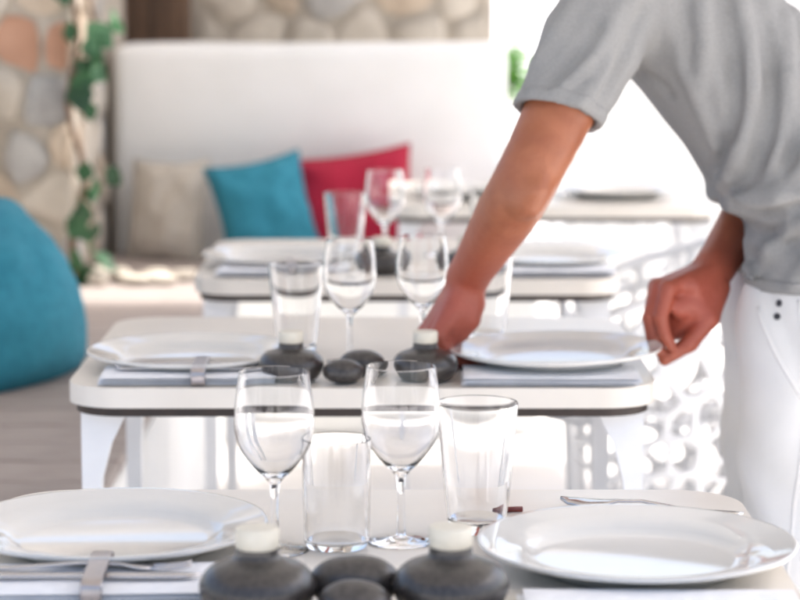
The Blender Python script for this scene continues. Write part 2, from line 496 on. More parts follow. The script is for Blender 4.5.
# ------------------------------------------------------------------ tableware
# plate
prof = [(0, 0.006), (0.090, 0.006), (0.098, 0.0075), (0.104, 0.012), (0.110, 0.0165), (0.128, 0.0195), (0.1465, 0.0245), (0.1495, 0.0252), (0.1505, 0.0238),
        (0.148, 0.0205), (0.128, 0.0145), (0.108, 0.0095), (0.100, 0.0035), (0.095, 0.0), (0.088, 0.0), (0.085, 0.0025), (0, 0.0025)]
bm = lathe(prof, 72)
bmesh.ops.scale(bm, vec=(1.04, 1.04, 1.08), verts=bm.verts)
me_plate = bpy.data.meshes.new('plate'); bmesh.ops.recalc_face_normals(bm, faces=bm.faces); bm.to_mesh(me_plate); bm.free()
Z = 0.7503
PL = [(-0.29, 2.38, Z, 0, 0, 'large white plate on the left of the nearest table, napkin in front of it'),
      (0.232, 2.30, Z, 0, 0, 'large white plate on the right of the nearest table, beside the wide tumbler'),
      (-0.306, 3.50, Z, 0, 0, 'white plate on the left of the second table, beside its dark bottle'),
      (0.228, 3.47, 0.7585, -1.0, 0.0, 'white plate held between the waiter\'s two hands'),
      (-0.235, 4.72, Z, 0, 0, 'white plate on the left of the third table, below the teal cushion'),
      (0.29, 4.72, Z, 0, 0, 'white plate on the right of the third table, behind the waiter\'s forearm'),
      (0.17, 6.18, Z, 0, 0, 'white plate on the left of the farthest table'),
      (0.56, 6.18, Z, 0, 0, 'white plate on the right of the farthest table')]
for x, y, z, rx, ry, lab in PL:
    o = obj('dinner_plate', me_plate, M['china']); o.location = (x, y, z); o.rotation_euler = (R(rx), R(ry), random.uniform(0, 6))
    tag(o, lab, 'plate', 'white dinner plates')

# wine glass: bowl, stem, foot
def make_wine():
    g = empty('wine_glass')
    op = spline([(0.0048, 0, 0.0685), (0.0095, 0, 0.0735), (0.0215, 0, 0.0855), (0.0345, 0, 0.1035), (0.0398, 0, 0.1225), (0.0400, 0, 0.141), (0.0378, 0, 0.162), (0.0352, 0, 0.182)], 4)
    ip = spline([(0.0340, 0, 0.1822), (0.0366, 0, 0.162), (0.0387, 0, 0.141), (0.0384, 0, 0.1232), (0.0330, 0, 0.1050), (0.0195, 0, 0.0875), (0.0075, 0, 0.0785), (0.0, 0, 0.0775)], 4)
    bm = lathe([(0, 0.0685)] + [(max(p.x, 0.0), p.z) for p in op] + [(0.0347, 0.1826)] + [(max(p.x, 0) if i < len(ip) - 1 else 0, p.z) for i, p in enumerate(ip)], 48)
    finish('bowl', bm, M['glass'], g, angle=28)
    st = spline([(0.0052, 0, 0.0072), (0.0044, 0, 0.014), (0.0038, 0, 0.035), (0.0040, 0, 0.055), (0.0052, 0, 0.0683)], 5)
    bm = lathe([(0, 0.0072)] + [(p.x, p.z) for p in st] + [(0, 0.0683)], 20); finish('stem', bm, M['glass'], g, angle=60)
    bm = lathe([(0, 0), (0.0335, 0), (0.0345, 0.0008), (0.0340, 0.0018), (0.020, 0.0034), (0.010, 0.0052), (0.0052, 0.0071), (0, 0.0071)], 40); finish('foot', bm, M['glass'], g, angle=60)
    return g
g0 = make_wine()
WG = [(-0.126, 2.365, 'stemmed wine glass behind the left dark bottle on the nearest table'),
      (0.001, 2.400, 'stemmed wine glass in the middle of the nearest table, tallest in the picture'),
      (-0.075, 3.54, 'left stemmed wine glass on the second table'),
      (0.034, 3.60, 'right stemmed wine glass on the second table, beside the waiter\'s arm'),
      (-0.030, 4.80, 'left stemmed wine glass on the third table, in front of the red cushion'),
      (0.085, 4.84, 'right stemmed wine glass on the third table, close to the waiter\'s elbow'),
      (0.30, 6.26, 'left stemmed wine glass on the farthest table'),
      (0.44, 6.30, 'right stemmed wine glass on the farthest table')]
for i, (x, y, lab) in enumerate(WG):
    g = g0 if i == 0 else copy_tree(g0)
    g.location = (x, y, Z); g.rotation_euler = (0, 0, random.uniform(0, 6)); tag(g, lab, 'wine glass', 'stemmed wine glasses')

# tapered tumbler and straight tumbler
def tumbler_mesh(name, rb, rt, h, base, wall=0.0016, round_=0.008):
    op = [(0, 0), (rb - round_, 0), (rb - round_ * 0.35, round_ * 0.25), (rb, round_)]
    for k in range(1, 9):
        t = k / 8; op.append((rb + (rt - rb) * (t ** 0.85), round_ + (h - round_ - 0.0008) * t))
    ip = [(rt - wall * 0.5, h)]
    for k in range(8, -1, -1):
        t = k / 8; zz = base + (h - base - 0.0008) * t
        tt = (zz - round_) / (h - round_)
        ip.append((rb + (rt - rb) * (max(tt, 0) ** 0.85) - wall - 0.0012 * (1 - t), zz))
    ip += [(rb * 0.72, base - 0.003), (0, base - 0.0035)]
    bm = lathe(op + ip, 48)
    me = bpy.data.meshes.new(name); bmesh.ops.recalc_face_normals(bm, faces=bm.faces); bm.to_mesh(me); bm.free(); return me
me_ta = tumbler_mesh('tumbler', 0.0300, 0.0425, 0.137, 0.016)
me_tb = tumbler_mesh('tumbler', 0.0330, 0.0350, 0.113, 0.010)
TU = [(0.080, 2.445, me_ta, 'wide tapered water tumbler beside the right plate on the nearest table'),
      (-0.064, 2.375, me_tb, 'narrow straight tumbler between the two wine glasses on the nearest table'),
      (-0.158, 3.62, me_ta, 'tapered tumbler left of the wine glasses on the second table'),
      (0.135, 3.74, me_ta, 'tapered tumbler just behind the waiter\'s wrist on the second table'),
      (-0.110, 4.80, me_ta, 'tapered tumbler left of the wine glasses on the third table'),
      (0.185, 4.90, me_ta, 'tapered tumbler hidden beside the forearm on the third table'),
      (0.37, 6.36, me_tb, 'straight tumbler between the wine glasses on the farthest table')]
for x, y, me, lab in TU:
    o = obj('tumbler', me, M['glass'], angle=28); o.location = (x, y, Z)
    tag(o, lab, 'tumbler', 'water tumblers')

# squat dark bottles with cream stoppers, dark pebbles
def make_bottle():
    b = empty('oil_bottle')
    pr = spline([(0.030, 0, 0.0), (0.044, 0, 0.006), (0.0530, 0, 0.023), (0.0505, 0, 0.036), (0.0410, 0, 0.0455), (0.0270, 0, 0.0508), (0.0208, 0, 0.0545), (0.0195, 0, 0.062)], 5)
    bm = lathe([(0, 0.001), (0.028, 0.0005)] + [(p.x, p.z) for p in pr] + [(0, 0.062)], 48); finish('body', bm, M['black'], b, angle=60)
    bm = lathe([(0, 0.0622), (0.0185, 0.0622), (0.0200, 0.0640), (0.0203, 0.0785), (0.0190, 0.0808), (0.012, 0.0816), (0, 0.0818)], 36); finish('stopper', bm, M['cream'], b, angle=50)
    return b
b0 = make_bottle()
BO = [(-0.129, 2.120, 'squat charcoal bottle with cream stopper, left one on the nearest table'),
      (0.046, 2.125, 'squat charcoal bottle with cream stopper, right one on the nearest table'),
      (-0.155, 3.375, 'squat charcoal bottle with cream stopper, left one on the second table'),
      (0.036, 3.375, 'squat charcoal bottle with cream stopper, right one, below the waiter\'s hand'),
      (-0.035, 4.585, 'squat charcoal bottle with cream stopper, left one on the third table'),
      (0.130, 4.60, 'squat charcoal bottle with cream stopper, right one on the third table'),
      (0.28, 6.02, 'squat charcoal bottle with cream stopper on the farthest table')]
for i, (x, y, lab) in enumerate(BO):
    b = b0 if i == 0 else copy_tree(b0)
    b.scale = (1, 1, 1) if i < 2 else (0.88, 0.88, 0.88)
    b.location = (x, y, Z); b.rotation_euler = (0, 0, random.uniform(0, 6)); tag(b, lab, 'bottle', 'squat charcoal bottles')
PB = [(-0.040, 2.085, .034, .028, .021, 'smooth dark pebble in front, between the two bottles of the nearest table'),
      (-0.042, 2.152, .043, .030, .024, 'larger dark pebble lying behind the front pebble on the nearest table'),
      (-0.080, 3.350, .029, .024, .018, 'smooth dark pebble between the two bottles of the second table'),
      (-0.055, 3.420, .034, .026, .019, 'larger dark pebble behind the small one on the second table')]
for i, (x, y, a, b_, c_, lab) in enumerate(PB):
    bm = bmesh.new(); bmesh.ops.create_icosphere(bm, subdivisions=4, radius=1)
    for vv in bm.verts:
        s_ = 1 + 0.05 * noise.noise(vv.co * 1.1 + Vector((i * 5, 0, 0)))
        vv.co = Vector((vv.co.x * a * s_, vv.co.y * b_ * s_, max(vv.co.z, -0.92) * c_ * s_))
    o = finish('pebble', bm, M['pebble']); o.location = (x, y, Z + c_ * 0.95); o.rotation_euler = (0, 0, random.uniform(-.2, .2))
    tag(o, lab, 'pebble', 'dark pebbles')

# napkin, ring, fork, knife
def napkin_mesh(seed):
    rnd = random.Random(seed)
    bm = bmesh.new()
    LX, LY = 0.125, 0.058
    for layer in range(3):
        z0 = 0.0004 + layer * 0.0046
        ox = rnd.uniform(-.004, .004); oy = rnd.uniform(-.003, .003)
        nx, ny = 24, 10
        top = []; bot = []
        for i in range(nx + 1):
            rt = []; rb = []
            for j in range(ny + 1):
                X = -LX + 2 * LX * i / nx + ox; Y = -LY + 2 * LY * j / ny + oy
                e = min(1, min(i, nx - i) / 1.0, min(j, ny - j) / 1.0)
                wv = 0.0008 * noise.noise(Vector((X * 14, Y * 14, layer * 3 + seed)))
                rt.append(bm.verts.new((X, Y, z0 + (0.0040 if e > 0 else 0.0022) + wv)))
                rb.append(bm.verts.new((X, Y, z0 + (0 if e > 0 else 0.0018) + wv * (1 if layer else 0))))
            top.append(rt); bot.append(rb)
        for i in range(nx):
            for j in range(ny):
                bm.faces.new((top[i][j], top[i + 1][j], top[i + 1][j + 1], top[i][j + 1]))
                bm.faces.new((bot[i][j], bot[i][j + 1], bot[i + 1][j + 1], bot[i + 1][j]))
        edge = [(i, 0) for i in range(nx)] + [(nx, j) for j in range(ny)] + [(nx - i, ny) for i in range(nx)] + [(0, ny - j) for j in range(ny)]
        for k_ in range(len(edge)):
            a, b = edge[k_], edge[(k_ + 1) % len(edge)]
            bm.faces.new((top[a[0]][a[1]], bot[a[0]][a[1]], bot[b[0]][b[1]], top[b[0]][b[1]]))
    me = bpy.data.meshes.new('napkin'); bmesh.ops.recalc_face_normals(bm, faces=bm.faces); bm.to_mesh(me); bm.free(); return me
nap = [napkin_mesh(s) for s in (1, 2, 3)]

def ribbon(outline_half, pts_z, thick):
    """cutlery handle: list of (x, halfwidth) with z profile"""
    bm = bmesh.new(); rings = []
    for (x, hw), z in zip(outline_half, pts_z):
        rings.append([bm.verts.new((x, -hw, z)), bm.verts.new((x, -hw * .5, z + thick)), bm.verts.new((x, hw * .5, z + thick)), bm.verts.new((x, hw, z)), bm.verts.new((x, 0, z - thick * .2))])
    for a, b in zip(rings[:-1], rings[1:]):
        for i in range(5):
            j = (i + 1) % 5; bm.faces.new((a[i], a[j], b[j], b[i]))
    bm.faces.new(rings[0]); bm.faces.new(rings[-1])
    return bm
# fork
bm = ribbon([(-0.105, 0.0070), (-0.10, 0.0100), (-0.06, 0.0075), (0.0, 0.0038), (0.04, 0.0042), (0.055, 0.0105), (0.070, 0.0125)], [0.003, 0.0025, 0.0030, 0.0065, 0.0045, 0.0020, 0.0010], 0.0022)
for q in range(4):
    yy = -0.0098 + q * 0.0065
    tube([(0.068, yy, 0.002), (0.085, yy, 0.0012), (0.100, yy, 0.0030), (0.107, yy, 0.0050)], [0.0017, 0.0016, 0.0013, 0.0006], 6, bm)
me_fork = bpy.data.meshes.new('fork'); bmesh.ops.recalc_face_normals(bm, faces=bm.faces); bm.to_mesh(me_fork); bm.free()
bm = ribbon([(-0.108, 0.0065), (-0.10, 0.0095), (-0.05, 0.0080), (-0.005, 0.0062), (0.005, 0.0085), (0.06, 0.0105), (0.095, 0.0085), (0.110, 0.0010)], [0.002] * 8, 0.0026)
me_knife = bpy.data.meshes.new('knife'); bmesh.ops.recalc_face_normals(bm, faces=bm.faces); bm.to_mesh(me_knife); bm.free()
# ring: flattened band round the napkin
def ring_mesh():
    bm = bmesh.new(); n = 40; o_ = []
    def sup(a, ax, az):
        c, s_ = math.cos(a), math.sin(a); e = 0.35
        return (ax * math.copysign(abs(c) ** e, c), az * math.copysign(abs(s_) ** e, s_))
    for i in range(n):
        a = 2 * math.pi * i / n
        ring = []
        for x, g in ((-0.010, 0), (-0.009, 0.0012), (0.009, 0.0012), (0.010, 0), (0.009, -0.0006), (-0.009, -0.0006)):
            yy, zz = sup(a, 0.0645 + g, 0.0125 + g)
            ring.append(bm.verts.new((x, yy, max(zz + 0.0122, 0.0003) if g <= 0.0012 else zz)))
        o_.append(ring)
    for i in range(n):
        a, b = o_[i], o_[(i + 1) % n]
        for k_ in range(6):
            m_ = (k_ + 1) % 6; bm.faces.new((a[k_], a[m_], b[m_], b[k_]))
    me = bpy.data.meshes.new('napkin_ring'); bmesh.ops.recalc_face_normals(bm, faces=bm.faces); bm.to_mesh(me); bm.free(); return me
me_ring = ring_mesh()
NP = [(-0.300, 2.205, 0.03, 'on the left of the nearest table'), (0.235, 2.105, -0.02, 'on the right of the nearest table'),
      (-0.300, 3.385, 0.02, 'on the left of the second table'), (0.215, 3.375, -0.02, 'under the plate the waiter holds'),
      (-0.225, 4.585, 0.0, 'on the left of the third table'), (0.285, 4.585, 0.03, 'on the right of the third table')]
for i, (x, y, rz, where) in enumerate(NP):
    o = obj('napkin', nap[i % 3], M['linen'], angle=70); o.location = (x, y, Z); o.rotation_euler = (0, 0, rz)
    tag(o, 'folded white linen napkin ' + where, 'napkin', 'folded napkins')
    if i in (1, 3, 5): continue
    o = obj('napkin_ring', me_ring, M['ring'], angle=50); o.location = (x + 0.015, y, Z); o.rotation_euler = (0, 0, rz)
    tag(o, 'grey metal band round the folded napkin ' + where, 'napkin ring', 'napkin bands')
    o = obj('fork', me_fork, M['steel']); o.location = (x - 0.005, y + 0.018, Z + 0.0152); o.rotation_euler = (0, 0, rz + 0.04)
    tag(o, 'steel fork lying on the folded napkin ' + where, 'fork', 'forks on napkins')
    o = obj('knife', me_knife, M['steel']); o.location = (x + 0.004, y - 0.012, Z + 0.0152); o.rotation_euler = (0, 0, rz - 0.03)
    tag(o, 'steel knife lying on the folded napkin ' + where, 'knife', 'knives on napkins')
# behind the right plate: spoon, maroon stick
bm = ribbon([(-0.10, 0.005), (-0.09, 0.0085), (-0.04, 0.006), (0.01, 0.0035), (0.035, 0.006), (0.050, 0.018), (0.070, 0.024), (0.088, 0.018), (0.098, 0.004)], [0.002, 0.002, 0.003, 0.010, 0.009, 0.0065, 0.0060, 0.007, 0.009], 0.0026)
o = finish('spoon', bm, M['steel']); o.location = (0.270, 2.535, Z + 0.0006); o.rotation_euler = (0, 0, R(166))
tag(o, 'steel spoon lying behind the right plate on the nearest table', 'spoon')
bm = tube([(-0.014, 0, 0.0035), (0.014, 0.004, 0.0035)], 0.0032, 8)
o = finish('wooden_stick', bm, M['maroon']); o.location = (0.118, 2.53, Z); tag(o, 'short maroon stick lying behind the wide tumbler', 'stick')

# ------------------------------------------------------------------ cushions
def cushion(name, w_, h_, t_, m, loc, rot, lab, seed, pinch=0.10):
    bm = bmesh.new(); n = 22
    def pt(i, j, s_):
        a = -1 + 2 * i / n; b = -1 + 2 * j / n
        ea = 1 - a * a; eb = 1 - b * b
        x = a * w_ / 2 * (1 - pinch * eb * abs(a) ** 2); z = b * h_ / 2 * (1 - pinch * ea * abs(b) ** 2)
        th = t_ / 2 * (max(ea, 0) * max(eb, 0)) ** 0.42
        nz = noise.noise(Vector((a * 2.2, b * 2.2, seed))) * 0.016 * min(1, ea * eb * 6) + 0.006 * noise.noise(Vector((a * 6 + b * 3, b * 5, seed + 9))) * min(1, ea * eb * 5)
        sag = -0.02 * (1 - b) * ea
        return (x, s_ * th + nz, z)
    F_ = [[bm.verts.new(pt(i, j, -1)) for j in range(n + 1)] for i in range(n + 1)]
    B_ = [[(F_[i][j] if i in (0, n) or j in (0, n) else bm.verts.new(pt(i, j, 1))) for j in range(n + 1)] for i in range(n + 1)]
    for i in range(n):
        for j in range(n):
            bm.faces.new((F_[i][j], F_[i + 1][j], F_[i + 1][j + 1], F_[i][j + 1]))
            try: bm.faces.new((B_[i][j], B_[i][j + 1], B_[i + 1][j + 1], B_[i + 1][j]))
            except ValueError: pass
    o = finish(name, bm, m); o.location = loc; o.rotation_euler = rot
    bm = bmesh.new()
    loop = [(i, 0) for i in range(n)] + [(n, j) for j in range(n)] + [(n - i, n) for i in range(n)] + [(0, n - j) for j in range(n + 1)]
    tube([pt(i, j, 0) for i, j in loop], 0.0035, 6, bm); finish('piping', bm, m, o)
    tag(o, lab, 'cushion', 'cushions on the bench')
    return o
cushion('cushion', 0.40, 0.41, 0.29, M['teal'], (-0.875, 5.15, 0.630), (R(-27), R(0), R(68)), 'big teal cushion at the left edge of the picture, nearest on the plank seat', 1.0, -0.10)
cushion('cushion', 0.31, 0.33, 0.15, M['teal'], (-0.410, 7.24, 0.605), (R(-16), R(-9), R(24)), 'teal cushion leaning on the white bench back beside the red one', 2.0)
cushion('cushion', 0.42, 0.34, 0.15, M['red'], (-0.155, 7.36, 0.610), (R(-14), R(-7), R(4)), 'crimson red cushion leaning on the white bench back', 3.0)
cushion('cushion', 0.26, 0.33, 0.13, M['beige'], (-0.715, 7.36, 0.59), (R(-14), R(-1), R(-20)), 'beige cushion in the corner left of the far teal cushion', 4.0)

# ------------------------------------------------------------------ ivy and shrub
def leaf_mesh(name, L, W_):
    bm = bmesh.new()
    out = [(0, 0), (0.25, 0.34), (0.5, 0.5), (0.72, 0.34), (0.88, 0.16), (1.0, 0.0)]
    mid = [bm.verts.new((t * L, 0, -0.10 * L * math.sin(t * 3.1))) for t, _ in out]
    for s_ in (1, -1):
        side = [mid[0]] + [bm.verts.new((t * L, s_ * hw * W_, 0.07 * L * hw * 2 - 0.12 * L * t * t)) for t, hw in out[1:-1]] + [mid[-1]]
        for i in range(len(out) - 1):
            vs = [mid[i], mid[i + 1], side[i + 1], side[i]]
            u = []
            for q in vs:
                if q not in u: u.append(q)
            if len(u) > 2: bm.faces.new(u if s_ == 1 else list(reversed(u)))
    me = bpy.data.meshes.new(name); bm.to_mesh(me); bm.free()
    me.polygons.foreach_set('use_smooth', [True] * len(me.polygons)); return me
vine = empty('ivy_vine', (-0.905, 6.72, 0.452))
tag(vine, 'ivy trailing up the corner beside the white bench back', 'vine')
st1 = spline([(0, 0, 0), (-0.02, 0.0, 0.12), (0.015, 0.03, 0.3), (-0.03, 0.05, 0.5), (0.0, 0.06, 0.7), (-0.035, 0.08, 0.95), (-0.02, 0.1, 1.15)], 6)
finish('stem', tube(st1, [0.012 - 0.006 * i / len(st1) for i in range(len(st1))], 8), M['stem'], vine)
st2 = spline([(0.005, 0.05, 0.62), (0.05, 0.04, 0.72), (0.03, 0.05, 0.82), (0.06, 0.05, 0.95), (0.0, 0.07, 1.1)], 6)
finish('stem', tube(st2, 0.005, 6), M['stem'], vine)
lm = leaf_mesh('leaf', 0.10, 0.085); lm2 = leaf_mesh('leaf', 0.075, 0.055)
LV = [(0.0, 0.00, 0.03, 0), (-0.02, 0, 0.10, 0), (0.03, 0, 0.13, 0), (0.05, .02, 0.18, 0), (-0.03, 0, 0.19, 0), (0.02, 0, .24, 0), (0.055, 0.02, 0.30, 0), (0.08, 0.02, 0.33, 0), (0.02, 0.02, .06, 0),
      (0.03, 0.03, 0.52, 0), (0.005, 0.03, 0.58, 0), (0.02, 0.03, 0.63, 0), (0.07, 0.04, 0.72, 1), (0.10, 0.04, 0.77, 1), (0.06, 0.04, 0.68, 1), (-0.02, 0.05, 0.74, 0), (-0.03, 0.06, 0.90, 0), (0.05, 0.05, 0.88, 0),
      (-0.04, 0.0, 0.02, 0), (0.045, 0, 0.09, 0)]
for k_ in range(16):
    b_ = LV[random.randrange(len(LV) - 1)]
    LV.append((b_[0] + random.uniform(-.035, .035), b_[1] + random.uniform(-.02, .03), b_[2] + random.uniform(-.04, .04), b_[3]))
for i, (x, y, z, pale) in enumerate(LV):
    o = obj('leaf', (lm if i % 3 else lm2).copy(), M['leafpale'] if pale else M['leaf'], vine)
    o.scale = (random.uniform(.55, 1.05),) * 3
    o.location = (x, y - 0.03, z); o.rotation_euler = (R(random.uniform(30, 100)), R(random.uniform(30, 110)), R(random.uniform(-60, 60)))
shrub = empty('shrub', (0.43, 9.3, 0))
tag(shrub, 'small green shrub behind the right end of the white bench back', 'shrub')
finish('stem', tube([(0, 0, 0), (0.01, 0, 0.5), (-0.01, 0.0, 0.92)], [0.02, 0.015, 0.008], 8), M['stem'], shrub)
bm = bmesh.new()
for i in range(260):
    c_ = Vector((random.gauss(0, .045), random.gauss(0, .06), random.gauss(.93, .055)))
    q = Matrix.Rotation(random.uniform(0, 6.28), 4, 'Z') @ Matrix.Rotation(random.uniform(-1.2, 1.2), 4, 'X')
    ps = [bm.verts.new(c_ + q @ Vector(p)) for p in ((0, 0, 0), (.02, .014, .004), (.055, 0, -.004), (.02, -.014, .004))]
    bm.faces.new(ps)
mleaf = mat('fresh_leaf', lin(112, 168, 70), 0.5, lin(84, 142, 52), 30)
finish('foliage', bm, mleaf, shrub, smooth=False)

# ------------------------------------------------------------------ the waiter (signed-distance modelling, polygonised)
class Field:
    def __init__(self, lo, hi, h):
        self.lo = np.array(lo, np.float32); self.h = h
        self.n = np.ceil((np.array(hi) - self.lo) / h).astype(int) + 1
        self.F = np.full(tuple(self.n), 1.0, np.float32)
    def sub(self, lo, hi):
        a = np.clip(np.floor((np.array(lo) - self.lo) / self.h).astype(int), 0, self.n)
        b = np.clip(np.ceil((np.array(hi) - self.lo) / self.h).astype(int) + 1, 0, self.n)
        if np.any(b <= a): return None
        ax = [self.lo[i] + self.h * np.arange(a[i], b[i], dtype=np.float32) for i in range(3)]
        return (slice(a[0], b[0]), slice(a[1], b[1]), slice(a[2], b[2])), ax[0][:, None, None], ax[1][None, :, None], ax[2][None, None, :]
    def _smin(self, sl, d, k):
        f = self.F[sl]
        if k <= 0: self.F[sl] = np.minimum(f, d); return
        h = np.clip(0.5 + 0.5 * (f - d) / k, 0, 1)
        self.F[sl] = f + (d - f) * h - k * h * (1 - h)
    def cone(self, a, b, r1, r2, k=0.01, flat=None):
        """round cone; flat=(axis vector, factor) squashes distance along an axis"""
        a = np.array(a, np.float32); b = np.array(b, np.float32)
        m = max(r1, r2) * (1.6 if flat else 1.0) + k + 4 * self.h + 0.03
        r = self.sub(np.minimum(a, b) - m, np.maximum(a, b) + m)
        if r is None: return
        sl, X, Y_, Z_ = r
        ba = b - a; L2 = float(ba @ ba) or 1e-9
        px, py, pz = X - a[0], Y_ - a[1], Z_ - a[2]
        t = np.clip((px * ba[0] + py * ba[1] + pz * ba[2]) / L2, 0, 1)
        qx, qy, qz = px - ba[0] * t, py - ba[1] * t, pz - ba[2] * t
        if flat:
            ax_, fac = flat; ax_ = np.array(ax_, np.float32); ax_ /= np.linalg.norm(ax_)
            dd = qx * ax_[0] + qy * ax_[1] + qz * ax_[2]
            g = (fac - 1) * dd
            qx, qy, qz = qx + ax_[0] * g, qy + ax_[1] * g, qz + ax_[2] * g
        d = np.sqrt(qx * qx + qy * qy + qz * qz) - (r1 + (r2 - r1) * t)
        self._smin(sl, d, k)
    def carve(self, c, r, k):
        c = np.array(c, np.float32); m = r + k + 4 * self.h
        sl, X, Y_, Z_ = self.sub(c - m, c + m)
        b = r - np.sqrt((X - c[0]) ** 2 + (Y_ - c[1]) ** 2 + (Z_ - c[2]) ** 2); a = self.F[sl]
        h = np.clip(0.5 - 0.5 * (b - a) / k, 0, 1)
        self.F[sl] = b + (a - b) * h + k * h * (1 - h)
    def chain(self, pts, rs, k=0.01, flat=None):
        for i in range(len(pts) - 1): self.cone(pts[i], pts[i + 1], rs[i], rs[i + 1], k, flat)
    def grid(self):
        ax = [self.lo[i] + self.h * np.arange(self.n[i], dtype=np.float32) for i in range(3)]
        return ax[0][:, None, None], ax[1][None, :, None], ax[2][None, None, :]
    def mesh(self):
        F = self.F; s_ = F < 0
        n = F.shape
        cnt = np.zeros([k_ - 1 for k_ in n], np.int8)
        offs = [(i, j, k_) for i in (0, 1) for j in (0, 1) for k_ in (0, 1)]
        cut = lambda A, o: A[o[0]:n[0] - 1 + o[0], o[1]:n[1] - 1 + o[1], o[2]:n[2] - 1 + o[2]]
        for o in offs: cnt += cut(s_, o)
        act = (cnt > 0) & (cnt < 8)
        I = np.argwhere(act)
        idx = -np.ones(act.shape, np.int64); idx[act] = np.arange(len(I))
        acc = np.zeros((len(I), 3)); num = np.zeros(len(I))
        for a in offs:
            for ax in range(3):
                if a[ax] == 1: continue
                b = list(a); b[ax] = 1
                fa = F[I[:, 0] + a[0], I[:, 1] + a[1], I[:, 2] + a[2]]; fb = F[I[:, 0] + b[0], I[:, 1] + b[1], I[:, 2] + b[2]]
                ok = (fa < 0) != (fb < 0)
                t = np.where(ok, fa / np.where(ok, fa - fb, 1), 0)
                p = np.tile(np.array(a, float), (len(I), 1)); p[:, ax] += t
                acc += p * ok[:, None]; num += ok
        V = (I + acc / num[:, None]) * self.h + self.lo
        Q = []
        for ax in range(3):
            u, v_ = (ax + 1) % 3, (ax + 2) % 3
            lo_ = [slice(None)] * 3; hi_ = [slice(None)] * 3
            lo_[ax] = slice(0, n[ax] - 1); hi_[ax] = slice(1, n[ax])
            ch = s_[tuple(lo_)] != s_[tuple(hi_)]
            E = np.argwhere(ch)
            E = E[(E[:, u] > 0) & (E[:, v_] > 0) & (E[:, u] < n[u] - 1) & (E[:, v_] < n[v_] - 1)]
            if not len(E): continue
            inside = s_[E[:, 0], E[:, 1], E[:, 2]]
            def cid(du, dv):
                c = E.copy(); c[:, u] -= du; c[:, v_] -= dv
                return idx[c[:, 0], c[:, 1], c[:, 2]]
            q = np.stack([cid(1, 1), cid(0, 1), cid(0, 0), cid(1, 0)], 1)
            q[~inside] = q[~inside][:, ::-1]
            Q.append(q)
        return V, np.concatenate(Q)

def arr_mesh(name, parts):
    Vs, Qs, o = [], [], 0
    for V, Q in parts:
        Vs.append(V); Qs.append(Q + o); o += len(V)
    V = np.concatenate(Vs); Q = np.concatenate(Qs)
    me = bpy.data.meshes.new(name)
    me.vertices.add(len(V)); me.vertices.foreach_set('co', V.astype(np.float32).ravel())
    me.loops.add(Q.size); me.loops.foreach_set('vertex_index', Q.astype(np.int32).ravel())
    me.polygons.add(len(Q)); me.polygons.foreach_set('loop_start', np.arange(0, Q.size, 4, dtype=np.int32))
    me.update(calc_edges=True); me.validate()
    return me, V

def relax(VQ, it=2, f=0.5):
    V, Q = VQ
    E = np.concatenate([Q[:, [0, 1]], Q[:, [1, 2]], Q[:, [2, 3]], Q[:, [3, 0]]])
    for _ in range(it):
        s_ = np.zeros_like(V); c = np.zeros(len(V))
        np.add.at(s_, E[:, 0], V[E[:, 1]]); np.add.at(c, E[:, 0], 1)
        np.add.at(s_, E[:, 1], V[E[:, 0]]); np.add.at(c, E[:, 1], 1)
        V = V * (1 - f) + f * s_ / c[:, None]
    return V, Q

def vn(a): a = np.array(a, float); return a / np.linalg.norm(a)
YC = 3.60
SL, EL, WL = np.array((0.315, 3.43, 1.315)), np.array((0.172, 3.32, 1.035)), np.array((0.098, 3.50, 0.880))
SR, ER, WR = np.array((0.375, 3.79, 1.285)), np.array((0.600, 3.83, 1.01)), np.array((0.470, 3.575, 0.884))

def rot_toward(d, n, ang):
    return d * math.cos(ang) + n * math.sin(ang)

